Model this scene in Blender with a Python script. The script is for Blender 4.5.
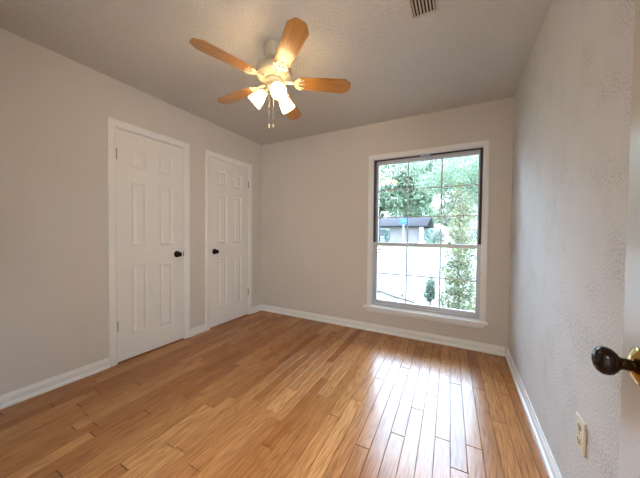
import bpy, bmesh, math, random
from mathutils import Vector, Matrix

# ------------------------------------------------------------------ clear
for o in list(bpy.data.objects):
    bpy.data.objects.remove(o, do_unlink=True)
SC = bpy.context.scene
COL = SC.collection
PI = math.pi

# ------------------------------------------------------------------ camera
F_PX = 262.347
YAW, PITCH, ROLL = 0.4914, -0.0227, 0.0097
cd = bpy.data.cameras.new('camera')
cam = bpy.data.objects.new('camera', cd)
COL.objects.link(cam)
fw = Vector((-math.sin(YAW) * math.cos(PITCH), math.cos(YAW) * math.cos(PITCH), math.sin(PITCH)))
rt = Vector((math.cos(YAW), math.sin(YAW), 0))
up = rt.cross(fw)
r2 = rt * math.cos(ROLL) + up * math.sin(ROLL)
u2 = up * math.cos(ROLL) - rt * math.sin(ROLL)
M = Matrix((r2, u2, -fw)).transposed().to_4x4()
M.translation = Vector((2.6043, -3.0225, 1.1546))
cam.matrix_world = M
cd.sensor_width = 36
cd.sensor_fit = 'HORIZONTAL'
cd.lens = F_PX / 640 * 36
cd.clip_start = 0.01
cd.clip_end = 500
SC.camera = cam

# ------------------------------------------------------------------ sky, sun, area lights, exposure
SKY = 7.6
SUN = 0.5
HALL_FILL = 6.0
HALL_SIDE_FILL = 27.0
world = bpy.data.worlds.new('sky')
SC.world = world
world.use_nodes = True
wn = world.node_tree.nodes
wl = world.node_tree.links
bg = wn['Background']
wtc = wn.new('ShaderNodeTexCoord')
wsep = wn.new('ShaderNodeSeparateXYZ')
wramp = wn.new('ShaderNodeValToRGB')
wramp.color_ramp.elements[0].position = 0.0
wramp.color_ramp.elements[0].color = (0.073, 0.079, 0.086, 1)
wramp.color_ramp.elements[1].position = 0.22
wramp.color_ramp.elements[1].color = (0.25, 0.32, 0.41, 1)
e_ = wramp.color_ramp.elements.new(0.38)
e_.color = (0.58, 0.78, 1.05, 1)
e_ = wramp.color_ramp.elements.new(0.72)
e_.color = (0.95, 1.25, 1.7, 1)
wl.new(wtc.outputs['Generated'], wsep.inputs[0])
wl.new(wsep.outputs['Z'], wramp.inputs['Fac'])
wl.new(wramp.outputs['Color'], bg.inputs['Color'])
bg.inputs['Strength'].default_value = SKY

sd = bpy.data.lights.new('sun', 'SUN')
sd.energy = SUN
sd.angle = 0.03
sd.color = (1.0, 0.95, 0.86)
sun = bpy.data.objects.new('sun', sd)
COL.objects.link(sun)
sun.rotation_euler = Vector((0.45, 0.75, -1.15)).to_track_quat('-Z', 'Y').to_euler()

hd = bpy.data.lights.new('hall_top_fill', 'AREA')  # added fill light above the hall, out of view, brightens the room
hd.energy = HALL_FILL
hd.shape = 'RECTANGLE'
hd.size = 0.7
hd.size_y = 0.8
hd.color = (1.0, 0.96, 0.91)
hall = bpy.data.objects.new('hall_top_fill', hd)
COL.objects.link(hall)
hall.location = (2.62, -3.85, 2.40)
hall.rotation_euler = (0, 0, 0)

# added unseen fill light at the hallway's right end, brightens left wall and ceiling
ld = bpy.data.lights.new('hall_side_fill', 'AREA')
ld.energy = HALL_SIDE_FILL
ld.shape = 'RECTANGLE'
ld.size = 0.9
ld.size_y = 1.9
ld.color = (0.97, 0.98, 1.0)
hside = bpy.data.objects.new('hall_side_fill', ld)
COL.objects.link(hside)
hside.location = (3.005, -3.80, 1.15)
hside.rotation_euler = Vector((-1, 0, 0)).to_track_quat('-Z', 'Z').to_euler()

pd = bpy.data.lights.new('window_portal', 'AREA')
pd.shape = 'RECTANGLE'
pd.size, pd.size_y = 1.16, 1.76
pd.cycles.is_portal = True
portal = bpy.data.objects.new('window_portal', pd)
COL.objects.link(portal)
portal.location = (2.235, 0.14, 1.165)
portal.rotation_euler = Vector((0, -1, 0)).to_track_quat('-Z', 'Z').to_euler()

SC.view_settings.view_transform = 'Standard'
SC.view_settings.look = 'None'
SC.view_settings.exposure = 2.03
SC.view_settings.gamma = 1.0
SC.view_settings.use_curve_mapping = False

# ------------------------------------------------------------------ helpers
rnd = random.Random(11)


class B:
    """collects shapes and links them as one mesh object"""

    def __init__(s):
        s.bm = bmesh.new()

    def quad(s, pts):
        return s.bm.faces.new([s.bm.verts.new(p) for p in pts])

    def box(s, lo, hi, bevel=0.0, mat=None):
        x0, y0, z0 = lo
        x1, y1, z1 = hi
        v = [s.bm.verts.new(p) for p in ((x0, y0, z0), (x1, y0, z0), (x1, y1, z0), (x0, y1, z0),
                                         (x0, y0, z1), (x1, y0, z1), (x1, y1, z1), (x0, y1, z1))]
        fs = [s.bm.faces.new([v[i] for i in q]) for q in
              ((3, 2, 1, 0), (4, 5, 6, 7), (0, 1, 5, 4), (1, 2, 6, 5), (2, 3, 7, 6), (3, 0, 4, 7))]
        if bevel > 0:
            es = list({e for f in fs for e in f.edges})
            r = bmesh.ops.bevel(s.bm, geom=es, offset=bevel, segments=2, affect='EDGES', profile=0.5)
            v = list({x for f in r['faces'] for x in f.verts} | {x for x in v if x.is_valid})
        if mat is not None:
            bmesh.ops.transform(s.bm, matrix=mat, verts=v)
        return s

    def lathe(s, prof, origin=(0, 0, 0), axis=(0, 0, 1), seg=24, closed=True, scale=(1, 1)):
        """prof: list of (radius, height along axis)"""
        q = Vector((0, 0, 1)).rotation_difference(Vector(axis).normalized())
        o = Vector(origin)
        rings = []
        for r, h in prof:
            if r < 1e-6:
                rings.append([s.bm.verts.new(o + q @ Vector((0, 0, h)))])
            else:
                rings.append([s.bm.verts.new(o + q @ Vector((r * scale[0] * math.cos(2 * PI * k / seg),
                                                              r * scale[1] * math.sin(2 * PI * k / seg), h)))
                              for k in range(seg)])
        for a, b in zip(rings, rings[1:]):
            for k in range(seg):
                k2 = (k + 1) % seg
                if len(a) == 1 and len(b) == 1:
                    continue
                if len(a) == 1:
                    s.bm.faces.new((a[0], b[k], b[k2])).smooth = True
                elif len(b) == 1:
                    s.bm.faces.new((a[k], a[k2], b[0])).smooth = True
                else:
                    s.bm.faces.new((a[k], a[k2], b[k2], b[k])).smooth = True
        if closed:
            if len(rings[0]) > 1:
                s.bm.faces.new(rings[0][::-1])
            if len(rings[-1]) > 1:
                s.bm.faces.new(rings[-1])
        return s

    def tube(s, pts, rad, seg=8):
        pts = [Vector(p) for p in pts]
        n = len(pts)
        rads = rad if isinstance(rad, (list, tuple)) else [rad] * n
        rings = []
        ref = None
        for i, p in enumerate(pts):
            t = (pts[min(i + 1, n - 1)] - pts[max(i - 1, 0)]).normalized()
            if ref is None:
                ref = t.orthogonal().normalized()
            ref = (ref - t * ref.dot(t)).normalized()
            bi = t.cross(ref)
            rings.append([s.bm.verts.new(p + (ref * math.cos(2 * PI * k / seg) + bi * math.sin(2 * PI * k / seg)) * rads[i])
                          for k in range(seg)])
        for a, b in zip(rings, rings[1:]):
            for k in range(seg):
                s.bm.faces.new((a[k], a[(k + 1) % seg], b[(k + 1) % seg], b[k])).smooth = True
        s.bm.faces.new(rings[0][::-1])
        s.bm.faces.new(rings[-1])
        return s

    def sweep(s, prof, path, nrm):
        """prof: (u,w) closed polygon; path: points; nrm(i) -> (U,W) vectors at each path point"""
        rings = []
        for i, p in enumerate(path):
            U, Wv = nrm(i)
            rings.append([s.bm.verts.new(Vector(p) + Vector(U) * a + Vector(Wv) * b) for a, b in prof])
        m = len(prof)
        for a, b in zip(rings, rings[1:]):
            for k in range(m):
                s.bm.faces.new((a[k], a[(k + 1) % m], b[(k + 1) % m], b[k]))
        s.bm.faces.new(rings[0][::-1])
        s.bm.faces.new(rings[-1])
        return s

    def prism(s, poly, thick, mat=None, z0=0.0):
        """2-D polygon (x,y) extruded along z"""
        a = [s.bm.verts.new((x, y, z0)) for x, y in poly]
        b = [s.bm.verts.new((x, y, z0 + thick)) for x, y in poly]
        m = len(poly)
        s.bm.faces.new(a[::-1])
        s.bm.faces.new(b)
        for k in range(m):
            s.bm.faces.new((a[k], a[(k + 1) % m], b[(k + 1) % m], b[k]))
        if mat is not None:
            bmesh.ops.transform(s.bm, matrix=mat, verts=a + b)
        return s

    def build(s, name, mat, parent=None, origin=None):
        """vertices are in world space; they are moved into the frame of the parent thing"""
        bmesh.ops.recalc_face_normals(s.bm, faces=s.bm.faces)
        me = bpy.data.meshes.new(name)
        off = Vector((0, 0, 0))
        p = parent
        while p is not None:
            off += p.location
            p = p.parent
        if origin is not None:
            off = off + (Vector(origin) - off)
        for v in s.bm.verts:
            v.co -= off
        s.bm.to_mesh(me)
        s.bm.free()
        me.materials.append(mat)
        o = bpy.data.objects.new(name, me)
        COL.objects.link(o)
        if parent is not None:
            o.parent = parent
            if origin is not None:
                q = Vector((0, 0, 0))
                p = parent
                while p is not None:
                    q += p.location
                    p = p.parent
                o.location = Vector(origin) - q
        elif origin is not None:
            o.location = origin
        return o


def tag(o, label, cat, group=None, kind=None):
    o['label'] = label
    o['category'] = cat
    if group:
        o['group'] = group
    if kind:
        o['kind'] = kind
    return o


def empty(name, loc, label, cat, group=None, kind=None):
    o = bpy.data.objects.new(name, None)
    o.empty_display_size = 0.1
    COL.objects.link(o)
    o.location = loc
    return tag(o, label, cat, group, kind)


# ------------------------------------------------------------------ materials
def nm(name):
    m = bpy.data.materials.new(name)
    m.use_nodes = True
    n = m.node_tree.nodes
    return m, n, m.node_tree.links, n['Principled BSDF']


def plain(name, col, rough=0.5, metal=0.0, spec=0.5, var=0.06, vscale=12.0, bump=0.0, bscale=60.0, coat=0.0):
    m, n, l, p = nm(name)
    tc = n.new('ShaderNodeTexCoord')
    no = n.new('ShaderNodeTexNoise')
    no.inputs['Scale'].default_value = vscale
    no.inputs['Detail'].default_value = 4
    l.new(tc.outputs['Object'], no.inputs['Vector'])
    mx = n.new('ShaderNodeMix')
    mx.data_type = 'RGBA'
    mx.inputs['A'].default_value = tuple(c * (1 - var) for c in col) + (1,)
    mx.inputs['B'].default_value = tuple(min(1, c * (1 + var)) for c in col) + (1,)
    l.new(no.outputs['Fac'], mx.inputs['Factor'])
    l.new(mx.outputs['Result'], p.inputs['Base Color'])
    p.inputs['Roughness'].default_value = rough
    p.inputs['Metallic'].default_value = metal
    p.inputs['Specular IOR Level'].default_value = spec
    p.inputs['Coat Weight'].default_value = coat
    if bump > 0:
        nb = n.new('ShaderNodeTexNoise')
        nb.inputs['Scale'].default_value = bscale
        nb.inputs['Detail'].default_value = 3
        l.new(tc.outputs['Object'], nb.inputs['Vector'])
        bp = n.new('ShaderNodeBump')
        bp.inputs['Strength'].default_value = 1.0
        bp.inputs['Distance'].default_value = bump
        l.new(nb.outputs['Fac'], bp.inputs['Height'])
        l.new(bp.outputs['Normal'], p.inputs['Normal'])
    return m


def plaster(name, col, scale, dist, lo=0.42, hi=0.62, rough=0.75, spots=0.0):
    """textured drywall paint: sparse raised splatter over a fine stipple"""
    m, n, l, p = nm(name)
    tc = n.new('ShaderNodeTexCoord')
    n1 = n.new('ShaderNodeTexNoise')
    n1.inputs['Scale'].default_value = scale
    n1.inputs['Detail'].default_value = 2.5
    n1.inputs['Roughness'].default_value = 0.55
    l.new(tc.outputs['Object'], n1.inputs['Vector'])
    rp = n.new('ShaderNodeValToRGB')
    rp.color_ramp.elements[0].position = lo
    rp.color_ramp.elements[1].position = hi
    l.new(n1.outputs['Fac'], rp.inputs['Fac'])
    n2 = n.new('ShaderNodeTexNoise')
    n2.inputs['Scale'].default_value = scale * 3.5
    n2.inputs['Detail'].default_value = 3
    l.new(tc.outputs['Object'], n2.inputs['Vector'])
    ad = n.new('ShaderNodeMath')
    ad.operation = 'MULTIPLY_ADD'
    ad.inputs[1].default_value = 0.3
    l.new(n2.outputs['Fac'], ad.inputs[0])
    l.new(rp.outputs['Color'], ad.inputs[2])
    bp = n.new('ShaderNodeBump')
    bp.inputs['Strength'].default_value = 1.0
    bp.inputs['Distance'].default_value = dist
    l.new(ad.outputs[0], bp.inputs['Height'])
    l.new(bp.outputs['Normal'], p.inputs['Normal'])
    n3 = n.new('ShaderNodeTexNoise')
    n3.inputs['Scale'].default_value = 1.3
    n3.inputs['Detail'].default_value = 5
    l.new(tc.outputs['Object'], n3.inputs['Vector'])
    mx = n.new('ShaderNodeMix')
    mx.data_type = 'RGBA'
    mx.inputs['A'].default_value = tuple(c * 0.96 for c in col) + (1,)
    mx.inputs['B'].default_value = tuple(c * 1.03 for c in col) + (1,)
    l.new(n3.outputs['Fac'], mx.inputs['Factor'])
    out = mx.outputs['Result']
    if spots > 0:
        # worn scuffs: small grey specks gathered in blotches
        n4 = n.new('ShaderNodeTexNoise')
        n4.inputs['Scale'].default_value = 200
        n4.inputs['Detail'].default_value = 2
        l.new(tc.outputs['Object'], n4.inputs['Vector'])
        r4 = n.new('ShaderNodeValToRGB')
        r4.color_ramp.elements[0].position = 0.57
        r4.color_ramp.elements[1].position = 0.65
        l.new(n4.outputs['Fac'], r4.inputs['Fac'])
        n5 = n.new('ShaderNodeTexNoise')
        n5.inputs['Scale'].default_value = 5.5
        n5.inputs['Detail'].default_value = 3
        l.new(tc.outputs['Object'], n5.inputs['Vector'])
        r5 = n.new('ShaderNodeValToRGB')
        r5.color_ramp.elements[0].position = 0.47
        r5.color_ramp.elements[1].position = 0.66
        l.new(n5.outputs['Fac'], r5.inputs['Fac'])
        mu = n.new('ShaderNodeMath')
        mu.operation = 'MULTIPLY'
        l.new(r4.outputs['Color'], mu.inputs[0])
        l.new(r5.outputs['Color'], mu.inputs[1])
        mu2 = n.new('ShaderNodeMath')
        mu2.operation = 'MULTIPLY'
        mu2.inputs[1].default_value = spots
        l.new(mu.outputs[0], mu2.inputs[0])
        m2 = n.new('ShaderNodeMix')
        m2.data_type = 'RGBA'
        m2.inputs['B'].default_value = (0.12, 0.11, 0.10, 1)
        l.new(out, m2.inputs['A'])
        l.new(mu2.outputs[0], m2.inputs['Factor'])
        out = m2.outputs['Result']
    l.new(out, p.inputs['Base Color'])
    p.inputs['Roughness'].default_value = rough
    p.inputs['Specular IOR Level'].default_value = 0.3
    return m


def wood(name, dark, mid, light, rough, grain_axis='Y', attr=None, coat=0.0, ring=1.0, spec=0.5):
    m, n, l, p = nm(name)
    tc = n.new('ShaderNodeTexCoord')
    mp = n.new('ShaderNodeMapping')
    vec = tc.outputs['Object']
    if attr:
        at = n.new('ShaderNodeAttribute')
        at.attribute_name = attr
        sc = n.new('ShaderNodeVectorMath')
        sc.operation = 'MULTIPLY_ADD'
        sc.inputs[1].default_value = (17.0, 23.0, 9.0)
        l.new(at.outputs['Color'], sc.inputs[0])
        l.new(vec, sc.inputs[2])
        vec = sc.outputs[0]
    l.new(vec, mp.inputs['Vector'])
    a = (11.0, 0.95, 11.0) if grain_axis == 'Y' else (0.85, 9.0, 9.0)
    mp.inputs['Scale'].default_value = a
    # broad cathedral figure
    n1 = n.new('ShaderNodeTexNoise')
    n1.inputs['Scale'].default_value = 1.0
    n1.inputs['Detail'].default_value = 1.5
    n1.inputs['Distortion'].default_value = 0.25
    l.new(mp.outputs[0], n1.inputs['Vector'])
    m1 = n.new('ShaderNodeMath')
    m1.operation = 'MULTIPLY'
    m1.inputs[1].default_value = 16.0 * ring
    l.new(n1.outputs['Fac'], m1.inputs[0])
    m2 = n.new('ShaderNodeMath')
    m2.operation = 'PINGPONG'
    m2.inputs[1].default_value = 0.5
    l.new(m1.outputs[0], m2.inputs[0])
    r1 = n.new('ShaderNodeValToRGB')
    r1.color_ramp.elements[0].position = 0.0
    r1.color_ramp.elements[0].color = (1, 1, 1, 1)
    r1.color_ramp.elements[1].position = 0.32
    r1.color_ramp.elements[1].color = (0, 0, 0, 1)
    l.new(m2.outputs[0], r1.inputs['Fac'])
    # fine pores
    mp2 = n.new('ShaderNodeMapping')
    l.new(vec, mp2.inputs['Vector'])
    mp2.inputs['Scale'].default_value = (120.0, 8.0, 120.0) if grain_axis == 'Y' else (5.0, 150.0, 150.0)
    n2 = n.new('ShaderNodeTexNoise')
    n2.inputs['Scale'].default_value = 1.0
    n2.inputs['Detail'].default_value = 4
    l.new(mp2.outputs[0], n2.inputs['Vector'])
    r2_ = n.new('ShaderNodeValToRGB')
    r2_.color_ramp.elements[0].position = 0.42
    r2_.color_ramp.elements[1].position = 0.68
    l.new(n2.outputs['Fac'], r2_.inputs['Fac'])
    mu = n.new('ShaderNodeMath')
    mu.operation = 'MULTIPLY'
    l.new(r1.outputs['Color'], mu.inputs[0])
    mu.inputs[1].default_value = 0.28
    mu3 = n.new('ShaderNodeMath')
    mu3.operation = 'MULTIPLY_ADD'
    mu3.inputs[1].default_value = 0.42
    l.new(r2_.outputs['Color'], mu3.inputs[0])
    l.new(mu.outputs[0], mu3.inputs[2])
    base = n.new('ShaderNodeMix')
    base.data_type = 'RGBA'
    base.inputs['A'].default_value = mid + (1,)
    base.inputs['B'].default_value = light + (1,)
    if attr:
        sp = n.new('ShaderNodeSeparateColor')
        l.new(at.outputs['Color'], sp.inputs[0])
        l.new(sp.outputs[0], base.inputs['Factor'])
    else:
        n3 = n.new('ShaderNodeTexNoise')
        n3.inputs['Scale'].default_value = 3.0
        l.new(vec, n3.inputs['Vector'])
        l.new(n3.outputs['Fac'], base.inputs['Factor'])
    fin = n.new('ShaderNodeMix')
    fin.data_type = 'RGBA'
    fin.inputs['B'].default_value = dark + (1,)
    l.new(base.outputs['Result'], fin.inputs['A'])
    l.new(mu3.outputs[0], fin.inputs['Factor'])
    l.new(fin.outputs['Result'], p.inputs['Base Color'])
    p.inputs['Roughness'].default_value = rough
    p.inputs['Coat Weight'].default_value = coat
    p.inputs['Coat Roughness'].default_value = 0.12
    p.inputs['Specular IOR Level'].default_value = spec
    # slight waviness of the varnish
    nb = n.new('ShaderNodeTexNoise')
    nb.inputs['Scale'].default_value = 14
    nb.inputs['Detail'].default_value = 3
    l.new(vec, nb.inputs['Vector'])
    bp = n.new('ShaderNodeBump')
    bp.inputs['Strength'].default_value = 0.5
    bp.inputs['Distance'].default_value = 0.0012
    l.new(nb.outputs['Fac'], bp.inputs['Height'])
    bp2 = n.new('ShaderNodeBump')
    bp2.inputs['Strength'].default_value = 0.35
    bp2.inputs['Distance'].default_value = 0.0006
    bp2.invert = True
    l.new(r2_.outputs['Color'], bp2.inputs['Height'])
    l.new(bp.outputs['Normal'], bp2.inputs['Normal'])
    l.new(bp2.outputs['Normal'], p.inputs['Normal'])
    return m


def brick(name, c1, c2, mortar):
    m, n, l, p = nm(name)
    tc = n.new('ShaderNodeTexCoord')
    mp = n.new('ShaderNodeMapping')
    mp.inputs['Rotation'].default_value = (PI / 2, 0, 0)
    l.new(tc.outputs['Object'], mp.inputs['Vector'])
    br = n.new('ShaderNodeTexBrick')
    br.inputs['Scale'].default_value = 2.2
    br.inputs['Color1'].default_value = c1 + (1,)
    br.inputs['Color2'].default_value = c2 + (1,)
    br.inputs['Mortar'].default_value = mortar + (1,)
    br.inputs['Mortar Size'].default_value = 0.03
    l.new(mp.outputs[0], br.inputs['Vector'])
    l.new(br.outputs['Color'], p.inputs['Base Color'])
    p.inputs['Roughness'].default_value = 0.9
    return m


def glass_pane(name):
    m, n, l, p = nm(name)
    n.remove(p)
    tr = n.new('ShaderNodeBsdfTransparent')
    tr.inputs['Color'].default_value = (0.95, 0.975, 0.965, 1)
    gl = n.new('ShaderNodeBsdfGlossy')
    gl.inputs['Roughness'].default_value = 0.02
    fr = n.new('ShaderNodeFresnel')
    fr.inputs['IOR'].default_value = 1.45
    mx = n.new('ShaderNodeMixShader')
    l.new(fr.outputs[0], mx.inputs[0])
    l.new(tr.outputs[0], mx.inputs[1])
    l.new(gl.outputs[0], mx.inputs[2])
    l.new(mx.outputs[0], n['Material Output'].inputs['Surface'])
    return m


def lamp_glass(name, col, strength):
    m, n, l, p = nm(name)
    p.inputs['Base Color'].default_value = (0.9, 0.88, 0.82, 1)
    p.inputs['Roughness'].default_value = 0.3
    p.inputs['Emission Color'].default_value = col + (1,)
    tc = n.new('ShaderNodeTexCoord')
    no = n.new('ShaderNodeTexNoise')
    no.inputs['Scale'].default_value = 30
    l.new(tc.outputs['Object'], no.inputs['Vector'])
    mr = n.new('ShaderNodeMapRange')
    mr.inputs['To Min'].default_value = strength * 0.85
    mr.inputs['To Max'].default_value = strength * 1.15
    l.new(no.outputs['Fac'], mr.inputs['Value'])
    l.new(mr.outputs[0], p.inputs['Emission Strength'])
    return m


def leafmat(name, c1, c2, rough=0.6, scale=1.2):
    m, n, l, p = nm(name)
    tc = n.new('ShaderNodeTexCoord')
    no = n.new('ShaderNodeTexNoise')
    no.inputs['Scale'].default_value = scale
    no.inputs['Detail'].default_value = 5
    l.new(tc.outputs['Object'], no.inputs['Vector'])
    rp = n.new('ShaderNodeValToRGB')
    rp.color_ramp.elements[0].position = 0.35
    rp.color_ramp.elements[0].color = c1 + (1,)
    rp.color_ramp.elements[1].position = 0.65
    rp.color_ramp.elements[1].color = c2 + (1,)
    l.new(no.outputs['Fac'], rp.inputs['Fac'])
    l.new(rp.outputs['Color'], p.inputs['Base Color'])
    p.inputs['Roughness'].default_value = rough
    td = n.new('ShaderNodeBsdfTranslucent')
    l.new(rp.outputs['Color'], td.inputs['Color'])
    mx = n.new('ShaderNodeMixShader')
    mx.inputs[0].default_value = 0.4
    l.new(p.outputs[0], mx.inputs[1])
    l.new(td.outputs[0], mx.inputs[2])
    l.new(mx.outputs[0], n['Material Output'].inputs['Surface'])
    return m


M_WALL = plaster('greige_wall_paint', (0.67, 0.638, 0.590), 80, 0.0007)
M_WALLR = plaster('greige_wall_paint_cool_lit_scuffed', (0.655, 0.643, 0.63), 100, 0.0008, spots=0.75)  # same paint tinted cooler: bluish window light put into the colour, plus scuffs
M_CEIL = plaster('textured_ceiling_paint', (0.67, 0.645, 0.603), 70, 0.0040, 0.45, 0.60)
M_TRIM = plain('white_trim_paint', (0.84, 0.845, 0.83), 0.35, var=0.02)
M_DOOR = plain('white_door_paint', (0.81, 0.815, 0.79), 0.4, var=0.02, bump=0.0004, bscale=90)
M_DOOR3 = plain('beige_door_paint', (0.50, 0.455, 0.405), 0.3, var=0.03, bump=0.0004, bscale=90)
M_ALU = plain('pale_aluminium_frame', (0.60, 0.62, 0.66), 0.35, metal=0.15, var=0.04)
M_DARK = plain('dark_bronze_channel', (0.035, 0.03, 0.028), 0.5)
M_GLASS = glass_pane('window_glass')
M_FLOOR = wood('oak_strip_floor', (0.155, 0.049, 0.011), (0.35, 0.129, 0.034), (0.62, 0.300, 0.110), 0.22, attr='plank', spec=0.3)
M_SUB = plain('dark_plank_gap', (0.05, 0.022, 0.008), 0.8)
M_KNOB = plain('dark_bronze_knob', (0.012, 0.007, 0.005), 0.14, metal=0.2, spec=0.25)
M_BRASS = plain('aged_brass', (0.55, 0.34, 0.10), 0.16, metal=1.0)
M_STEEL = plain('dull_steel_hinge', (0.33, 0.32, 0.31), 0.4, metal=0.8)
M_IVORY = plain('ivory_plastic', (0.66, 0.58, 0.42), 0.4, var=0.02)
M_SLOT = plain('black_slot', (0.02, 0.02, 0.02), 0.7)
M_VENT = plain('cream_vent_metal', (0.62, 0.55, 0.44), 0.4)
M_VENTIN = plain('dark_duct', (0.015, 0.014, 0.013), 0.9)
M_FAN = plain('cream_fan_enamel', (0.52, 0.45, 0.31), 0.3, coat=0.1)
M_BLADE = wood('oak_fan_blade', (0.20, 0.085, 0.02), (0.38, 0.17, 0.045), (0.47, 0.23, 0.065), 0.25, grain_axis='X', coat=0.25, ring=0.6)
M_SHADE = lamp_glass('lit_frosted_shade', (1.0, 0.68, 0.35), 6.3)
M_BULB = lamp_glass('lit_bulb', (1.0, 0.82, 0.55), 9.0)
M_CHAIN = plain('pale_chain', (0.7, 0.66, 0.58), 0.35, metal=0.5)

# ------------------------------------------------------------------ dimensions
W, D, H = 3.021, -3.06, 2.44
WX0, WX1, WZ0, WZ1 = 1.672, 2.800, 0.300, 2.032     # window opening
DA0, DA1 = -1.856, -1.240                          # door_1 slab (y)
DB0, DB1 = -0.906, -0.280                          # door_2 slab (y)
DH = 2.036
EX0, EX1 = 2.075, 2.855                            # entry doorway (x)


def structure(o, label, cat):
    return tag(o, label, cat, kind='structure')


# ------------------------------------------------------------------ floor
def make_floor():
    bm = bmesh.new()
    lay = bm.loops.layers.float_color.new('plank')
    pitch, slope, x_ref = 0.0775, -0.033, 2.033
    gap = 0.0011
    known = [(2.448, -.994), (2.375, -1.212), (1.995, -1.318), (2.14, -.807), (2.752, -.749), (2.837, -1.093),
             (2.692, -1.389), (2.618, -1.585), (1.923, -1.535), (2.158, -1.679), (2.311, -1.497), (1.513, -1.694),
             (1.697, -1.924), (.774, -2.337), (1.236, -2.173), (1.535, -1.438)]
    rows = {}
    for x, y in known:
        k = math.floor((x - slope * (y + 1.4) - x_ref) / pitch)
        rows.setdefault(k, []).append(y)
    R = random.Random(5)
    for k in range(-30, 16):
        ys = sorted(rows.get(k, []))
        cuts = list(ys)
        lo_y, hi_y = -4.4, 0.09
        y = (ys[0] if ys else R.uniform(-1.0, -0.3))
        if not ys:
            cuts.append(y)
        yy = max(cuts)
        while True:
            yy += R.uniform(0.8, 1.5) if k >= -3 else R.uniform(0.35, 1.0)
            if yy > hi_y - 0.15:
                break
            cuts.append(yy)
        yy = min(cuts)
        while yy > lo_y + 0.2:
            yy -= R.uniform(0.8, 1.4) if k >= -3 else R.uniform(0.35, 1.0)
            if yy > lo_y + 0.1:
                cuts.append(yy)
        cuts = [lo_y] + sorted(cuts) + [hi_y]
        xl, xr = x_ref + k * pitch + gap, x_ref + (k + 1) * pitch - gap
        for y0, y1 in zip(cuts, cuts[1:]):
            a, b = y0 + gap * 2.0, y1 - gap * 2.0
            c = (min(1, max(0, R.gauss(0.5, 0.25))), R.random(), R.random(), 1)
            b0 = 0.0012

            def P(x, y, z):
                return bm.verts.new((x + slope * (y + 1.4), y, z))
            lo = [P(xl, a, -0.02), P(xr, a, -0.02), P(xr, b, -0.02), P(xl, b, -0.02)]
            mi = [P(xl, a, -b0), P(xr, a, -b0), P(xr, b, -b0), P(xl, b, -b0)]
            hi = [P(xl + b0, a + b0, 0), P(xr - b0, a + b0, 0), P(xr - b0, b - b0, 0), P(xl + b0, b - b0, 0)]
            fs = [bm.faces.new(hi)]
            for i in range(4):
                j = (i + 1) % 4
                fs.append(bm.faces.new((mi[i], mi[j], hi[j], hi[i])))
                fs.append(bm.faces.new((lo[i], lo[j], mi[j], mi[i])))
            for f in fs:
                for lp in f.loops:
                    lp[lay] = c
    me = bpy.data.meshes.new('floor')
    # dark bed under the planks
    v = [bm.verts.new(p) for p in ((-0.3, -4.5, -0.006), (3.35, -4.5, -0.006), (3.35, 0.1, -0.006), (-0.3, 0.1, -0.006))]
    f = bm.faces.new(v)
    f.material_index = 1
    v = [bm.verts.new(p) for p in ((-0.3, -4.5, -0.08), (-0.3, 0.1, -0.08), (3.35, 0.1, -0.08), (3.35, -4.5, -0.08))]
    f = bm.faces.new(v)
    f.material_index = 1
    bm.to_mesh(me)
    bm.free()
    me.materials.append(M_FLOOR)
    me.materials.append(M_SUB)
    o = bpy.data.objects.new('floor', me)
    COL.objects.link(o)
    return o


structure(make_floor(), 'glossy honey oak strip floor with planks running toward the window', 'floor')

# ------------------------------------------------------------------ shell
T = 0.13
b = B()
b.box((-0.3, -4.5, H), (3.35, T, H + 0.12))
structure(b.build('ceiling', M_CEIL), 'beige stippled textured ceiling above the fan', 'ceiling')

b = B()   # window wall with the window opening
b.box((-T, 0, -0.05), (WX0, T, H))
b.box((WX1, 0, -0.05), (W + T, T, H))
b.box((WX0, 0, -0.05), (WX1, T, WZ0 - 0.03))
b.box((WX0, 0, WZ1), (WX1, T, H))
structure(b.build('wall_back', M_WALL), 'warm beige wall holding the window', 'wall')

b = B()   # left wall with two shallow door recesses
ys = [D - T, DA0 - 0.006, DA1 + 0.006, DB0 - 0.006, DB1 + 0.006, 0.0]
for i in (0, 2, 4):
    b.box((-T, ys[i], -0.05), (0, ys[i + 1], H))
for i in (1, 3):
    b.box((-T, ys[i], DH + 0.006), (0, ys[i + 1], H))
    b.box((-T, ys[i], -0.05), (-0.06, ys[i + 1], DH + 0.006))
structure(b.build('wall_left', M_WALL), 'greige wall with the two white closed doors', 'wall')

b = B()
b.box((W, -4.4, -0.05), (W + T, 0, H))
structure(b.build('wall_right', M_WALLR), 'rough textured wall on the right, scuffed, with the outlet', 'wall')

b = B()   # wall with the entry doorway the photo is taken from
b.box((0, D - T, -0.05), (EX0, D, H))
b.box((EX1, D - T, -0.05), (W, D, H))
b.box((EX0, D - T, DH + 0.02), (EX1, D, H))
structure(b.build('wall_front', M_WALL), 'wall with the entry doorway facing the window', 'wall')

b = B()   # closed hallway beyond the doorway
b.box((0.6, -4.5, -0.05), (W + T, -4.4, H))
b.box((0.5, -4.5, -0.05), (0.6, D - T, H))
structure(b.build('wall_hall', M_WALL), 'hallway wall beyond the entry doorway', 'wall')

# ------------------------------------------------------------------ baseboards
BASE_PROF = [(0, 0), (0.022, 0), (0.022, 0.010), (0.018, 0.020), (0.012, 0.024), (0.012, 0.060), (0.008, 0.072), (0.006, 0.085), (0, 0.085)]


def baseboard(name, p0, p1, inward, label):
    b = B()
    b.sweep(BASE_PROF, [p0, p1], lambda i: (inward, (0, 0, 1)))
    structure(b.build(name, M_TRIM), label, 'baseboard')


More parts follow.
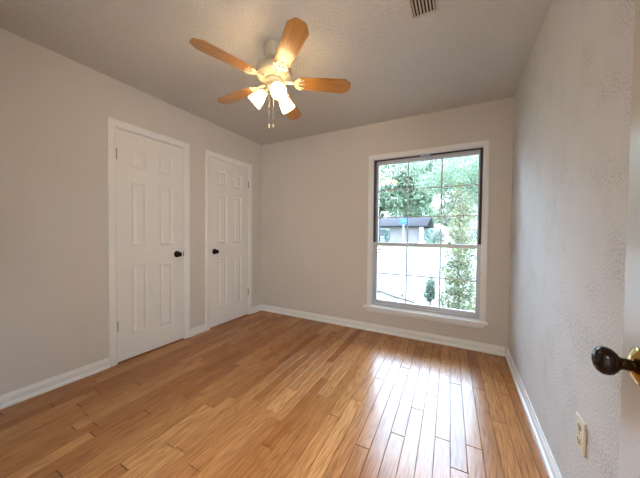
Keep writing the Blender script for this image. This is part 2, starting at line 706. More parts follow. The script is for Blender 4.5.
baseboard('baseboard_back', (0.02, -0.0005, 0.001), (W - 0.023, -0.0005, 0.001), (0, -1, 0), 'white baseboard along the wall under the window')
baseboard('baseboard_right', (W - 0.0005, -2.9, 0.001), (W - 0.0005, -0.0, 0.001), (-1, 0, 0), 'white baseboard along the right wall below the outlet')
baseboard('baseboard_left', (0.0005, D + 0.002, 0.001), (0.0005, -1.926, 0.001), (1, 0, 0), 'long white baseboard at the left edge, left of both doors')
baseboard('baseboard_left.001', (0.0005, -1.180, 0.001), (0.0005, -0.972, 0.001), (1, 0, 0), 'short white baseboard between the two closed doors')
baseboard('baseboard_left.002', (0.0005, -0.219, 0.001), (0.0005, -0.0005, 0.001), (1, 0, 0), 'short white baseboard in the corner right of the far door')

# ------------------------------------------------------------------ door casings (do not move with the doors)
CAS = [(0, 0), (0.062, 0), (0.062, 0.010), (0.056, 0.014), (0.018, 0.012), (0.006, 0.009), (0, 0.007)]


def casing(name, y0, y1, label):
    b = B()
    o = 0.005          # reveal
    a0, a1, zt = y0 - o, y1 + o, DH + o
    path = [(0.0005, a0, 0.001), (0.0005, a0, zt), (0.0005, a1, zt), (0.0005, a1, 0.001)]
    dirs = [(0, -1, 0), (0, -1, 1), (0, 1, 1), (0, 1, 0)]
    b.sweep(CAS, path, lambda i: (dirs[i], (1, 0, 0)))
    # jamb stop behind the slab edge
    b.box((-0.059, a0 - 0.0005, 0.001), (-0.001, a0 + 0.0025, zt))
    b.box((-0.059, a1 - 0.0025, 0.001), (-0.001, a1 + 0.0005, zt))
    b.box((-0.059, a0, zt - 0.0025), (-0.001, a1, zt + 0.0005))
    return structure(b.build(name, M_TRIM), label, 'door casing')


casing('trim_1', DA0, DA1, 'white casing around the nearer closed door on the left')
casing('trim_2', DB0, DB1, 'white casing around the far closed door near the corner')


# ------------------------------------------------------------------ panel doors
def panel_face(b, w, h, zb, panels, to3):
    """front face (u across, v up) with recessed and raised panels; to3(u,v,d) -> point, d = depth below the face"""
    us = sorted({0, w} | {p[0] for p in panels} | {p[1] for p in panels})
    vs = sorted({zb, h} | {p[2] for p in panels} | {p[3] for p in panels})
    for i in range(len(us) - 1):
        for j in range(len(vs) - 1):
            u0, u1, v0, v1 = us[i], us[i + 1], vs[j], vs[j + 1]
            if any(p[0] <= u0 and u1 <= p[1] and p[2] <= v0 and v1 <= p[3] for p in panels):
                continue
            b.quad([to3(u0, v0, 0), to3(u1, v0, 0), to3(u1, v1, 0), to3(u0, v1, 0)])
    prof = [(0, 0), (0.004, 0.002), (0.010, 0.008), (0.020, 0.009), (0.038, 0.0025), (0.041, 0.002)]
    for (u0, u1, v0, v1) in panels:
        rings = []
        for ins, d in prof:
            rings.append([to3(u0 + ins, v0 + ins, d), to3(u1 - ins, v0 + ins, d), to3(u1 - ins, v1 - ins, d), to3(u0 + ins, v1 - ins, d)])
        for a, c in zip(rings, rings[1:]):
            for k in range(4):
                b.quad([a[k], a[(k + 1) % 4], c[(k + 1) % 4], c[k]])
        b.quad(rings[-1])


def door_slab(w, to3, thick=0.035, zb=0.012, h=DH - 0.002, back=True):
    b = B()
    s = w / 0.616
    st, mu = 0.116 * s, 0.112 * s
    pw = (w - 2 * st - mu) / 2
    cols = [(st, st + pw), (w - st - pw, w - st)]
    rows = [(0.216, 0.846), (1.018, 1.612), (1.726, 1.902)]
    panels = [(c[0], c[1], r[0], r[1]) for c in cols for r in rows]
    panel_face(b, w, h, zb, panels, to3)
    if back:
        panel_face(b, w, h, zb, panels, lambda u, v, d: to3(u, v, thick - d))
    else:
        b.quad([to3(0, zb, thick), to3(w, zb, thick), to3(w, h, thick), to3(0, h, thick)])
    for a, c in (((0, zb), (w, zb)), ((w, zb), (w, h)), ((w, h), (0, h)), ((0, h), (0, zb))):
        b.quad([to3(a[0], a[1], 0), to3(c[0], c[1], 0), to3(c[0], c[1], thick), to3(a[0], a[1], thick)])
    bmesh.ops.remove_doubles(b.bm, verts=b.bm.verts, dist=0.0002)
    return b


KNOB = [(0.0, 0.059), (0.012, 0.0585), (0.0195, 0.0555), (0.0245, 0.049), (0.0255, 0.042), (0.0235, 0.035), (0.018, 0.029),
        (0.013, 0.026), (0.0105, 0.022), (0.0105, 0.008)]
ROSE = [(0.0, 0.013), (0.012, 0.0125), (0.020, 0.010), (0.029, 0.005), (0.033, 0.0035), (0.034, 0.0)]


def knob(parent, at, axis, mk, mr):
    b = B()
    b.lathe(KNOB[::-1], at, axis, 28)
    k = b.build('knob', mk, parent)
    b = B()
    b.lathe(ROSE[::-1], at, axis, 28)
    r = b.build('rosette', mr, k)
    return k, r


def hinge(parent, x, y, z):
    b = B()
    b.lathe([(0.0, -0.004), (0.0045, -0.002), (0.0055, 0.0), (0.0055, 0.088), (0.0045, 0.090), (0.0, 0.092)], (x, y, z - 0.044), (0, 0, 1), 10)
    b.box((x - 0.009, y - 0.003, z - 0.044), (x - 0.005, y + 0.003, z + 0.044))
    b.build('hinge', M_STEEL, parent)


def left_door(name, y0, y1, knob_y, hinge_y, label):
    root = empty(name, (0, (y0 + y1) / 2, 0), label, 'door', kind='structure')
    w = y1 - y0
    door_slab(w, lambda u, v, d: (-0.002 - d, y0 + u, v), back=False).build('slab', M_DOOR, root)
    k, r = knob(root, (-0.0015, knob_y, 0.92), (1, 0, 0), M_KNOB, M_KNOB)
    for z in (0.325, 1.815):
        hinge(root, 0.006, hinge_y, z)
    return root


d1 = left_door('door_1', DA0, DA1, -1.315, DA0 - 0.004, 'nearer closed white six-panel door with bronze knob, left of the two')
b = B()
b.box((-0.0015, DA1 - 0.004, 0.892), (0.001, DA1 + 0.0005, 0.95))
b.build('latch_plate', M_KNOB, d1)
left_door('door_2', DB0, DB1, -0.840, DB1 + 0.004, 'far closed white six-panel door beside the room corner, right of the two')

# entry door standing open at the right edge of the photo
E0 = Vector((2.8946, -2.2775, 0))                     # latch edge, room face
dd = Vector((0.06, 0.998, 0)).normalized()            # hinge -> latch
dn = Vector((-dd.y, dd.x, 0))                         # out of the room face
LW = 0.755
root = empty('door_3', tuple(E0 - dd * LW), 'beige-white panelled door standing open at the right edge', 'door', kind='structure')
H0 = E0 - dd * LW


def e3(u, v, d):
    p = H0 + dd * u - dn * d
    return (p.x, p.y, v)


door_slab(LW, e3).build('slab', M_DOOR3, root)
kp = E0 - dd * 0.066
knob(root, (kp.x, kp.y, 0.921), tuple(dn), M_KNOB, M_BRASS)
kb = E0 - dd * 0.064 - dn * 0.035
knob(root, (kb.x, kb.y, 0.921), tuple(-dn), M_KNOB, M_BRASS)
pq = E0 - dd * -0.0005 - dn * 0.0175
b = B()
b.box((-0.0015, -0.0125, -0.028), (0.0012, 0.0125, 0.028), mat=Matrix.Translation((pq.x, pq.y, 0.921)) @ Matrix.Rotation(math.atan2(dd.y, dd.x), 4, 'Z'))
b.build('latch_plate', M_BRASS, root)

# casing of the entry doorway, room side
b = B()
path = [(EX0 - 0.004, D + 0.0005, 0.001), (EX0 - 0.004, D + 0.0005, DH + 0.024), (EX1 - 0.0, D + 0.0005, DH + 0.024), (EX1 - 0.0, D + 0.0005, 0.001)]
dirs = [(-1, 0, 0), (-1, 0, 1), (1, 0, 1), (1, 0, 0)]
b.sweep(CAS, path, lambda i: (dirs[i], (0, 1, 0)))
structure(b.build('trim_3', M_TRIM), 'white casing around the entry doorway', 'door casing')

# ------------------------------------------------------------------ window
win = empty('window_1', (2.236, 0, WZ0), 'tall white single-hung window with grid muntins in the beige wall', 'window', kind='structure')
b = B()   # casing: two sides and head, mitred
WC = [(0, 0), (0.038, 0), (0.038, 0.010), (0.034, 0.013), (0.006, 0.012), (0, 0.009)]
path = [(WX0, -0.0005, WZ0), (WX0, -0.0005, WZ1), (WX1, -0.0005, WZ1), (WX1, -0.0005, WZ0)]
dirs = [(-1, 0, 0), (-1, 0, 1), (1, 0, 1), (1, 0, 0)]
b.sweep(WC, path, lambda i: (dirs[i], (0, -1, 0)))
b.build('casing', M_TRIM, win)
b = B()   # jamb liner boards
b.box((WX0 - 0.0005, 0.001, WZ0), (WX0 + 0.012, T, WZ1))
b.box((WX1 - 0.012, 0.001, WZ0), (WX1 + 0.0005, T, WZ1))
b.box((WX0 + 0.012, 0.001, WZ1 - 0.012), (WX1 - 0.012, T, WZ1 + 0.0005))
b.build('jamb', M_TRIM, win)
b = B()   # stool and apron
b.box((WX0 - 0.075, -0.048, WZ0 - 0.026), (WX1 + 0.052, -0.0005, WZ0), bevel=0.005)
b.box((WX0 + 0.0005, -0.001, WZ0 - 0.028), (WX1 - 0.0005, T, WZ0))
b.build('window_sill', M_TRIM, win)
b = B()
b.sweep([(0, 0), (0.014, 0.006), (0.016, 0.03), (0.012, 0.045), (0, 0.045)], [(WX0 - 0.045, -0.0005, WZ0 - 0.072), (WX1 + 0.024, -0.0005, WZ0 - 0.072)],
        lambda i: ((0, -1, 0), (0, 0, 1)))
b.build('apron', M_TRIM, win)
IX0, IX1 = WX0 + 0.0122, WX1 - 0.0122
b = B()   # aluminium outer frame
YF0, YF1 = 0.052, 0.125
b.box((IX0, YF0, WZ0), (IX0 + 0.016, YF1, WZ1 - 0.0125))
b.box((IX1 - 0.016, YF0, WZ0), (IX1, YF1, WZ1 - 0.0125))
b.box((IX0 + 0.016, YF0, WZ0), (IX1 - 0.016, YF1, WZ0 + 0.022))
b.box((IX0 + 0.016, YF0 + 0.02, WZ1 - 0.030), (IX1 - 0.016, YF1, WZ1 - 0.0125))
b.build('window_frame', M_ALU, win)
b = B()   # dark weather channels beside and above the upper sash
b.box((IX0 + 0.0005, YF0 - 0.004, 1.055), (IX0 + 0.0235, 0.080, WZ1 - 0.013))
b.box((IX1 - 0.0235, YF0 - 0.004, 1.055), (IX1 - 0.0005, 0.080, WZ1 - 0.013))
b.box((IX0 + 0.0235, YF0 - 0.004, WZ1 - 0.024), (IX1 - 0.0235, 0.080, WZ1 - 0.013))
b.build('track', M_DARK, win)
GX0, GX1 = 1.731, 2.752


def sash(name, z0, z1, gz0, gz1, y, mz):
    s = B()
    x0, x1 = IX0 + 0.0165, IX1 - 0.0165
    t = 0.022
    s.box((x0, y, z0), (GX0, y + t, z1), 0.002)
    s.box((GX1, y, z0), (x1, y + t, z1), 0.002)
    s.box((GX0, y, z0), (GX1, y + t, gz0), 0.002)
    s.box((GX0, y, gz1), (GX1, y + t, z1), 0.002)
    f = s.build(name, M_ALU, win)
    g = B()
    g.box((GX0 - 0.004, y + 0.009, gz0 - 0.004), (GX1 + 0.004, y + 0.013, gz1 + 0.004))
    g.build('pane', M_GLASS, f)
    for x in (2.069, 2.417):
        m = B()
        m.box((x - 0.0065, y + 0.004, gz0), (x + 0.0065, y + 0.0088, gz1))
        m.build('muntin', M_ALU, f)
    for z in mz:
        m = B()
        m.box((GX0, y + 0.0035, z - 0.006), (GX1, y + 0.0086, z + 0.006))
        m.build('muntin', M_ALU, f)
    return f


sash('upper_sash', 1.012, 2.000, 1.052, 1.966, 0.092, (1.348, 1.664))
lo_s = sash('lower_sash', WZ0 + 0.0225, 1.050, 0.366, 1.010, 0.062, (0.683,))
for x in (2.50,):   # sash lock on the meeting rail
    b = B()
    b.box((x - 0.022, 0.066, 1.050), (x + 0.022, 0.084, 1.056))
    b.lathe([(0.009, 0), (0.009, 0.010), (0.0, 0.012)], (x, 0.075, 1.056), (0, 0, 1), 12)
    b.box((x - 0.004, 0.05, 1.058), (x + 0.004, 0.075, 1.066))
    b.build('sash_lock', M_KNOB, lo_s)
b = B()   # tilt latch left of the lower sash, finger pull at the head
b.box((1.738, 0.055, 0.955), (1.772, 0.062, 0.972), 0.002)
b.box((1.738, 0.055, 0.925), (1.758, 0.062, 0.936), 0.002)
b.build('tilt_latch', M_ALU, lo_s)
b = B()
b.box((2.20, 0.044, WZ1 - 0.026), (2.30, 0.052, WZ1 - 0.0135), 0.002)
b.build('head_clip', M_ALU, win)

# ------------------------------------------------------------------ outlet
ot = empty('electrical_outlet', (W, -1.70, 0.41), 'ivory double electrical outlet low on the right wall', 'outlet')
b = B()
b.box((W - 0.0075, -1.741, 0.350), (W - 0.0003, -1.661, 0.470), 0.0025)
b.build('cover_plate', M_IVORY, ot)
for z in (0.435, 0.385):
    b = B()
    b.lathe([(0.0, 0.0018), (0.0155, 0.0018), (0.0165, 0.0)], (W - 0.0074, -1.701, z), (-1, 0, 0), 20)
    s = b.build('socket', M_IVORY, ot)
    b = B()
    for dy, hh in ((-0.007, 0.006), (0.007, 0.0075)):
        b.box((W - 0.0100, -1.701 + dy - 0.0018, z + 0.002 - hh), (W - 0.0090, -1.701 + dy + 0.0018, z + 0.002 + hh))
    b.lathe([(0.0, 0.0012), (0.0032, 0.001), (0.0032, 0.0)], (W - 0.0090, -1.701, z - 0.0105), (-1, 0, 0), 10)
    b.build('slot', M_SLOT, s)
b = B()
b.lathe([(0.0, 0.0016), (0.003, 0.0012), (0.0035, 0.0)], (W - 0.0074, -1.701, 0.410), (-1, 0, 0), 12)
b.build('screw', M_STEEL, ot)

# ------------------------------------------------------------------ ceiling vent
VX0, VX1, VY0, VY1 = 2.322, 2.470, -1.665, -1.358
vt = empty('air_vent', ((VX0 + VX1) / 2, (VY0 + VY1) / 2, H), 'cream metal louvred air vent in the ceiling at the top edge', 'vent')
b = B()
fwid = 0.013
VP = [(0, 0), (fwid, 0), (fwid, 0.004), (fwid - 0.004, 0.010), (0.004, 0.010), (0, 0.014)]
ix0, ix1, iy0, iy1 = VX0 + fwid, VX1 - fwid, VY0 + fwid, VY1 - fwid
path = [(ix0, iy0, H - 0.0005), (ix0, iy1, H - 0.0005), (ix1, iy1, H - 0.0005), (ix1, iy0, H - 0.0005), (ix0, iy0, H - 0.0005)]
dirs = [(-1, -1, 0), (-1, 1, 0), (1, 1, 0), (1, -1, 0), (-1, -1, 0)]
b.sweep(VP, path, lambda i: (dirs[i], (0, 0, -1)))
b.build('vent_frame', M_VENT, vt)
b = B()
b.box((ix0, iy0, H - 0.002), (ix1, iy1, H - 0.0006))
b.build('duct_opening', M_VENTIN, vt)
n_l = 7
for k in range(n_l):
    x = ix0 + (k + 0.5) * (ix1 - ix0) / n_l
    b = B()
    b.box((-0.0048, -(iy1 - iy0) / 2 + 0.001, -0.0006), (0.0048, (iy1 - iy0) / 2 - 0.001, 0.0006),
          mat=Matrix.Translation((x, (iy0 + iy1) / 2, H - 0.0085)) @ Matrix.Rotation(math.radians(-38), 4, 'Y'))
    b.build('louver', M_VENT, vt)
b = B()
b.lathe([(0.0, 0.0016), (0.003, 0.0012), (0.0036, 0.0)], (2.415, VY1 - 0.010, H - 0.010), (0, 0, -1), 10)
b.build('screw', M_STEEL, vt)

# ------------------------------------------------------------------ ceiling fan
FX, FY = 1.441, -1.550
fan = empty('ceiling_fan', (FX, FY, H), 'cream ceiling fan with five oak blades and three lit lamp shades', 'ceiling fan')
A = (FX, FY, 0)
b = B()
b.lathe([(0.070, H - 0.0005), (0.071, H - 0.006), (0.066, H - 0.010), (0.066, H - 0.055), (0.056, H - 0.080), (0.030, H - 0.092), (0.0, H - 0.093)], A)
b.build('canopy', M_FAN, fan)
b = B()
b.lathe([(0.0, 2.352), (0.021, 2.352), (0.023, 2.345), (0.019, 2.338), (0.013, 2.334), (0.013, 2.296), (0.0, 2.296)], A)
b.build('downrod', M_DARK, fan)
b = B()
b.lathe([(0.0, 2.312), (0.030, 2.312), (0.044, 2.304), (0.098, 2.298), (0.116, 2.288), (0.121, 2.272), (0.121, 2.246), (0.114, 2.232),
         (0.098, 2.225), (0.090, 2.215), (0.0, 2.215)], A, seg=40)
b.build('motor_housing', M_FAN, fan)
b = B()
b.lathe([(0.0, 2.2145), (0.062, 2.2145), (0.066, 2.205), (0.058, 2.196), (0.044, 2.188), (0.042, 2.178), (0.048, 2.172), (0.048, 2.154), (0.034, 2.142),
         (0.016, 2.136), (0.010, 2.124), (0.0, 2.122)], A, seg=32)
b.build('light_fitter', M_FAN, fan)

BZ = 2.203
PH0 = 4.3776
# the fan hangs very slightly out of true on its ball joint
TILT = Vector((0, 0, 1)).rotation_difference(Vector((-0.035, 0.042, 1)).normalized()).to_matrix().to_4x4()
for k in range(5):
    ang = PH0 + k * 2 * PI / 5
    mat = Matrix.Translation((FX, FY, BZ)) @ TILT @ Matrix.Rotation(ang, 4, 'Z') @ Matrix.Rotation(math.radians(-12), 4, 'X')
    b = B()
    w0, w1, r0, r1 = 0.050, 0.064, 0.165, 0.541
    poly = [(r0 + 0.014, -w0), (r1 - 0.050, -w1), (r1 - 0.006, -w1 * 0.52), (r1, -w1 * 0.36), (r1, w1 * 0.36), (r1 - 0.006, w1 * 0.52), (r1 - 0.050, w1), (r0 + 0.014, w0),
            (r0 + 0.002, w0 * 0.7), (r0, 0), (r0 + 0.002, -w0 * 0.7)]
    b.prism(poly, 0.006, z0=-0.003)
    # the blade keeps its own axes so the grain runs along it
    bl = b.build('blade', M_BLADE, None)
    bl.parent = fan
    bl.matrix_local = Matrix.Translation(-Vector((FX, FY, H))) @ mat
    # blade iron: arm from the motor and a scalloped plate with openings under the blade
    b = B()
    b.prism([(0.078, -0.013), (0.135, -0.010), (0.135, 0.010), (0.078, 0.013)], 0.006, z0=-0.004)
    n = 9
    pts_o, pts_i = [], []
    for i in range(n + 1):
        t = -1.15 + 2.3 * i / n
        ro = 0.066 + 0.005 * (i % 2)
        pts_o.append((0.208 - ro * math.cos(t), ro * 0.84 * math.sin(t)))
        pts_i.append((0.212 - 0.042 * math.cos(t), 0.046 * 0.84 * math.sin(t)))
    b.prism(pts_o + pts_i[::-1], 0.005, z0=-0.0085)
    for t in (-0.75, 0.0, 0.75):
        ex, ey = 0.196 + 0.012 * math.cos(t), 0.046 * math.sin(t)
        b.prism([(0.150, ey * 0.6 - 0.005), (ex, ey - 0.007), (ex + 0.007, ey), (ex, ey + 0.007), (0.150, ey * 0.6 + 0.005)], 0.0045, z0=-0.008)
    ir = b.build('blade_iron', M_FAN, None)
    ir.parent = bl
    for (sx, sy) in ((0.192, 0.036), (0.192, -0.036), (0.203, 0.0)):
        b = B()
        b.lathe([(0.0, 0.003), (0.004, 0.002), (0.005, 0.0)], (sx, sy, -0.0078), (0, 0, -1), 10)
        sw = b.build('screw', M_BRASS, None)
        sw.parent = bl

for a_deg in (-40, -160, 80):
    a = math.radians(a_deg)
    ax = Vector((math.cos(a) * 0.74, math.sin(a) * 0.74, -0.67)).normalized()
    base = Vector((FX, FY, 2.165)) + Vector((math.cos(a), math.sin(a), 0)) * 0.036
    b = B()
    b.tube([base, base + ax * 0.02, base + ax * 0.034], [0.012, 0.012, 0.014])
    b.lathe([(0.0, 0.030), (0.018, 0.030), (0.026, 0.036), (0.027, 0.050), (0.0, 0.050)], base, ax, 20)
    hol = b.build('lamp_holder', M_FAN, fan)
    b = B()
    b.lathe([(0.0255, 0.048), (0.027, 0.058), (0.035, 0.075), (0.043, 0.100), (0.048, 0.128), (0.0515, 0.150),
             (0.0485, 0.150), (0.045, 0.128), (0.040, 0.100), (0.032, 0.077), (0.024, 0.060), (0.0225, 0.048)], base, ax, 28, closed=False)
    b.build('lamp_shade', M_SHADE, hol)
    b = B()
    b.lathe([(0.012, 0.0505), (0.012, 0.062), (0.022, 0.078), (0.026, 0.094), (0.022, 0.110), (0.010, 0.119), (0.0, 0.121)], base, ax, 16)
    b.build('bulb', M_BULB, hol)

for px, py, zl in ((-0.022, -0.040, 1.905), (0.018, -0.044, 1.898)):
    x, y = FX + px * 1.0, FY + py * 0.6
    b = B()
    n = int((2.140 - zl) / 0.006)
    b.tube([(x, y, 2.142), (x, y, zl)], 0.0006, 6)
    for i in range(n):
        b.lathe([(0.0, -0.0011), (0.0011, 0.0), (0.0, 0.0011)], (x, y, 2.138 - i * 0.006), (0, 0, 1), 6)
    ch = b.build('pull_chain', M_CHAIN, fan)
    b = B()
    b.lathe([(0.0, 0.002), (0.003, 0.0), (0.0045, -0.006), (0.008, -0.016), (0.0085, -0.022), (0.006, -0.028), (0.0, -0.030)], (x, y, zl), (0, 0, 1), 14)
    b.build('pull_knob', M_FAN, ch)

# ------------------------------------------------------------------ outdoors
GZ = -0.30
M_CONC = plain('sunlit_concrete', (0.078, 0.076, 0.074), 0.85, spec=0.05, var=0.05, vscale=3)
M_MULCH = plain('dry_pale_mulch', (0.075, 0.066, 0.055), 0.95, var=0.35, vscale=16, bump=0.03, bscale=14)
M_GRASS = leafmat('lawn_grass', (0.11, 0.15, 0.07), (0.16, 0.20, 0.11), 0.9, 2.0)
M_BARK = plain('grey_brown_bark', (0.06, 0.045, 0.035), 0.9, var=0.3, vscale=9, bump=0.01, bscale=30)
M_LEAF_A = leafmat('pale_mint_leaves', (0.080, 0.118, 0.064), (0.125, 0.165, 0.095), scale=0.8)
M_LEAF_B = leafmat('blue_green_leaves', (0.045, 0.085, 0.07), (0.085, 0.135, 0.11), scale=0.8)
M_LEAF_C = leafmat('olive_green_leaves', (0.028, 0.042, 0.014), (0.095, 0.112, 0.040), scale=3.0)
M_LEAF_D = leafmat('grey_green_leaves', (0.035, 0.058, 0.038), (0.075, 0.105, 0.07), scale=3.0)
M_BRICK = brick('tan_house_brick', (0.15, 0.125, 0.125), (0.19, 0.155, 0.155), (0.23, 0.21, 0.21))
M_ROOF = plain('grey_brown_shingles', (0.028, 0.026, 0.028), 0.9, spec=0.0, var=0.2, vscale=8)
M_HTRIM = plain('white_house_trim', (0.65, 0.65, 0.66), 0.6)
M_BLUE = plain('bright_blue_sign', (0.006, 0.045, 0.26), 0.5)
M_LBLUE = plain('pale_blue_lettering', (0.03, 0.10, 0.33), 0.5)
M_WPOST = plain('white_sign_post', (0.16, 0.17, 0.18), 0.5)
M_WIN = plain('dark_house_window', (0.07, 0.08, 0.09), 0.15)

b = B()
b.box((-60, T, GZ - 0.3), (60, 5.2, GZ))
structure(b.build('ground', M_MULCH), 'pale dry planting bed outside below the window', 'ground')
b = B()
b.box((-60, 5.2, GZ - 0.3), (60, 20.5, GZ))
structure(b.build('road', M_CONC), 'sun-bleached white concrete drive and street outside', 'road')
b = B()
b.sweep([(20.5, GZ - 0.3), (20.5, GZ + 0.02), (23.0, 0.04), (90, 0.04), (90, GZ - 0.3)], [(-60, 0, 0), (60, 0, 0)], lambda i: ((0, 1, 0), (0, 0, 1)))
tag(b.build('lawn', M_GRASS), 'strip of pale green lawn across the street', 'grass', kind='stuff')

# brick house across the street
hs = empty('brick_house', (-7, 28, 0.06), 'tan brick house with grey roof across the street', 'house')
b = B()
b.box((-15, 28, 0.05), (-1.35, 36, 2.10))
b.build('wall', M_BRICK, hs)
b = B()
b.sweep([(-0.5, 2.06), (4.2, 3.25), (8.6, 2.06), (8.6, 1.96), (-0.5, 1.96)], [(-15.5, 28, 0), (-0.6, 28, 0)], lambda i: ((0, 1, 0), (0, 0, 1)))
b.build('roof', M_ROOF, hs)
b = B()
b.box((-1.42, 27.75, 0.05), (-1.02, 28.05, 1.957), 0.02)
b.box((-1.46, 27.71, 0.05), (-0.98, 28.09, 0.16))
b.build('porch_column', M_HTRIM, hs)
for x in (-5.4, -9.0):
    b = B()
    b.box((x - 0.6, 27.95, 0.75), (x + 0.6, 27.999, 1.75))
    wf = b.build('window', M_HTRIM, hs)
    b = B()
    b.box((x - 0.52, 27.93, 0.83), (x + 0.52, 27.949, 1.67))
    b.build('pane', M_WIN, wf)

# blue sign on a post
sx, sy = 0.01, 11.0
sg = empty('yard_sign', (sx, sy, GZ), 'small bright blue sign on a pale post across the drive', 'sign')
b = B()
b.box((sx - 0.24, sy - 0.015, 1.66), (sx + 0.24, sy + 0.015, 1.96), 0.006)
b.build('sign_board', M_BLUE, sg)
b = B()
b.box((sx - 0.10, sy - 0.020, 1.80), (sx + 0.14, sy - 0.0155, 1.87))
b.build('pale_band', M_LBLUE, sg)
b = B()
b.tube([(sx - 0.02, sy + 0.03, GZ), (sx - 0.02, sy + 0.03, 1.9)], 0.028, 10)
b.build('post', M_WPOST, sg)


def foliage(n, blobs, size, seed, aspect=1.6, hollow=0.35, mode='random'):
    """leaf quads spread through ellipsoids (centre, radii, share)"""
    R = random.Random(seed)
    f = B()
    tot = sum(x[2] for x in blobs)
    for c, r, sh in blobs:
        for _ in range(int(n * sh / tot)):
            while True:
                v = Vector((R.uniform(-1, 1), R.uniform(-1, 1), R.uniform(-1, 1)))
                if hollow < v.length < 1:
                    break
            p = Vector((c[0] + v.x * r[0], c[1] + v.y * r[1], c[2] + v.z * r[2]))
            q = Vector((R.gauss(0, 1), R.gauss(0, 1), R.gauss(0, 1))).normalized()
            t = q.orthogonal().normalized()
            t = Matrix.Rotation(R.uniform(0, 2 * PI), 3, q) @ t
            s = q.cross(t)
            L = size * R.uniform(0.6, 1.3)
            wd = L / aspect
            f.quad([p - t * L, p + s * wd * 0.5 - t * L * 0.1, p + t * L, p - s * wd * 0.5 - t * L * 0.1])
    return f


def tree(name, loc, blobs, n, size, mat, label, trunk_h, tr, seed, limbs=5, group=None, aspect=1.6, cat='tree', hollow=0.35):
    root = empty(name, loc, label, cat, group)
    x, y, z = loc
    R = random.Random(seed + 77)
    foliage(n, blobs, size, seed, aspect, hollow).build('foliage', mat, root)
    t = B()
    t.tube([(x, y, z), (x + R.uniform(-.06, .06) * trunk_h * .3, y, z + trunk_h * 0.5), (x + R.uniform(-.05, .05) * trunk_h * .4, y, z + trunk_h)], [tr, tr * 0.8, tr * 0.5], 10)
    t.build('trunk', M_BARK, root)
    for k in range(limbs):
        c, r, _ = blobs[k % len(blobs)]
        end = Vector((c[0] + R.uniform(-.6, .6) * r[0], c[1] + R.uniform(-.4, .4) * r[1], c[2] + R.uniform(-.2, .7) * r[2]))
        st = Vector((x, y, z + trunk_h * R.uniform(0.6, 0.95)))
        mid = st.lerp(end, 0.5) + Vector((0, 0, 0.05 * (end - st).length))
        l = B()
        l.tube([st, mid, end], [tr * 0.4, tr * 0.25, tr * 0.08], 7)
        l.build('branch', M_BARK, root)
    return root


G_BG = 'background trees across the street'
tree('shade_tree', (-5.0, 24.5, 0.04), [((-4.2, 24, 7.2), (3.0, 2.2, 2.4), 1.0), ((-1.2, 24.4, 6.0), (2.2, 2, 2.0), .9), ((-3.2, 24, 4.6), (3.4, 2, 1.2), .8),
     ((-5.8, 24.4, 4.4), (1.6, 1.6, 1.3), .5), ((-0.6, 24, 8.4), (2.2, 1.6, 1.6), .5)], 12000, 0.21, M_LEAF_A, 'large pale green shade tree rising in front of the brick house', 4.0, 0.15, 3, limbs=6)
tree('shade_tree', (2.6, 30, 0.04), [((2.3, 30, 6.4), (2.7, 2.2, 2.4), 1), ((2.6, 30, 8.8), (2.8, 2, 2.0), 1), ((5.0, 30, 6.5), (2.0, 1.8, 2.4), .7), ((2.0, 30, 3.4), (2.4, 1.6, 1.6), .8)],
     8000, 0.23, M_LEAF_A, 'tall mint green tree standing right of the brick house', 4.5, 0.22, 4, limbs=5)
tree('evergreen_bush', (0.2, 25.5, 0.04), [((0.2, 25.5, 1.0), (0.95, 0.8, 0.85), 1), ((0.75, 25.5, 0.82), (0.6, 0.6, 0.65), .5)], 1500, 0.11, M_LEAF_B,
     'rounded blue-green bush beside the white porch column', 0.7, 0.05, 5, limbs=3, cat='bush')
tree('evergreen_bush', (-4.5, 25.8, 0.04), [((-4.5, 25.8, 0.9), (0.35, 0.35, 0.75), 1)], 420, 0.10, M_LEAF_B,
     'small narrow bush against the brick house below the blue sign', 0.5, 0.04, 6, limbs=2, cat='bush')
tree('evergreen_bush', (2.95, 25.0, 0.04), [((2.95, 25, 1.3), (1.3, 0.9, 1.1), 1)], 1500, 0.13, M_LEAF_B,
     'wide blue-green bush behind the tall conifer', 0.8, 0.06, 8, limbs=3, cat='bush')

for (tx, lab, sd_) in ((-13.0, 'hazy green tree rising behind the left half of the brick house roof', 21), (-4.2, 'hazy green tree rising behind the right end of the brick house roof', 22)):
    tree('shade_tree', (tx, 41, 0.04), [((tx - 1.4, 41, 4.6), (2.8, 2.2, 2.6), 1), ((tx + 1.4, 41, 4.0), (2.8, 2.2, 2.2), 1), ((tx, 41, 6.6), (3.0, 2.0, 2.0), .7)],
         6500, 0.27, M_LEAF_A, lab, 3.2, 0.18, sd_, limbs=4)

# feathery overhanging tree, its limbs reach in front of the upper right panes
tree('feathery_tree', (3.9, 8.6, GZ), [((2.5, 8.2, 3.55), (0.95, 0.8, 0.75), 1), ((3.4, 8.4, 3.1), (0.8, 0.8, 0.9), .9), ((1.7, 8.2, 3.2), (0.75, 0.6, 0.5), .4), ((3.0, 8.0, 2.5), (0.5, 0.5, 0.5), .4), ((0.9, 8.2, 3.9), (0.5, 0.5, 0.4), .2)],
     7500, 0.085, M_LEAF_A, 'feathery light green tree spreading over the upper right panes', 2.9, 0.09, 9, limbs=6, aspect=3.2)

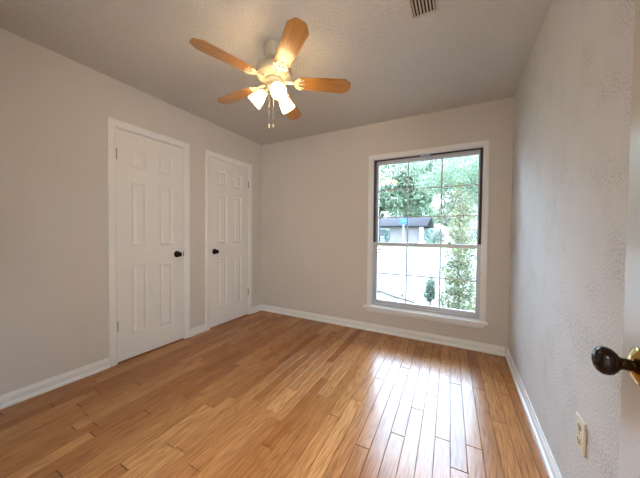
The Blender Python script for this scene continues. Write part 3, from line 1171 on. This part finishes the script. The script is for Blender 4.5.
# upright conifer close to the window
cb = []
for i in range(9):
    t = i / 8
    cb.append(((2.60 + 0.04 * math.sin(i * 2.1), 2.75, GZ + 0.18 + 2.15 * t), (0.40 * (1 - 0.74 * t), 0.38 * (1 - 0.72 * t), 0.22), 1.25 - t))
tree('upright_conifer', (2.60, 2.75, GZ), cb, 4600, 0.044, M_LEAF_C, 'tall narrow olive conifer just outside the right-hand panes', 2.25, 0.028, 10, limbs=8, aspect=2.0, hollow=0.2)
tree('low_shrub', (2.09, 2.70, GZ), [((2.09, 2.70, 0.04), (0.10, 0.12, 0.26), 1), ((2.05, 2.72, -0.06), (0.10, 0.10, 0.18), .6), ((2.13, 2.68, -0.06), (0.05, 0.1, 0.16), .3)], 900, 0.034, M_LEAF_D,
     'low grey-green shrub left of the conifer outside', 0.3, 0.014, 12, limbs=5, cat='shrub')

# bare fallen branch and a dry twiggy weed at the lower left panes
b = B()
b.tube([(0.55, 3.45, GZ + 0.02), (0.95, 3.25, GZ + 0.07), (1.30, 3.0, GZ + 0.045), (1.78, 2.75, GZ + 0.02)], [0.045, 0.042, 0.032, 0.014], 8)
b.tube([(1.25, 3.03, GZ + 0.045), (1.42, 3.1, GZ + 0.16), (1.50, 3.1, GZ + 0.2)], [0.012, 0.008, 0.004], 6)
tag(b.build('fallen_branch', M_BARK), 'dark bare branch lying on the pale ground outside the window', 'branch')
R = random.Random(4)
tw = empty('dry_weed', (1.45, 3.14, GZ), 'thin dry twiggy weed standing near the fallen branch', 'weed')
for k in range(5):
    a = -0.5 + 0.3 * k
    b = B()
    p1 = Vector((1.45 + 0.12 * a, 3.14, GZ + 0.18))
    p2 = Vector((1.45 + 0.36 * a + 0.1, 3.14, GZ + 0.34 + 0.05 * (k % 2)))
    b.tube([(1.45, 3.14, GZ), p1, p2], [0.006, 0.004, 0.002], 6)
    for j in range(6):
        q = p1.lerp(p2, R.random()) + Vector((R.uniform(-.03, .03), R.uniform(-.03, .03), R.uniform(-.02, .03)))
        b.lathe([(0, -0.012), (0.008, 0), (0, 0.012)], q, (R.random(), R.random(), 1), 5)
    b.build('stem', M_BARK, tw)
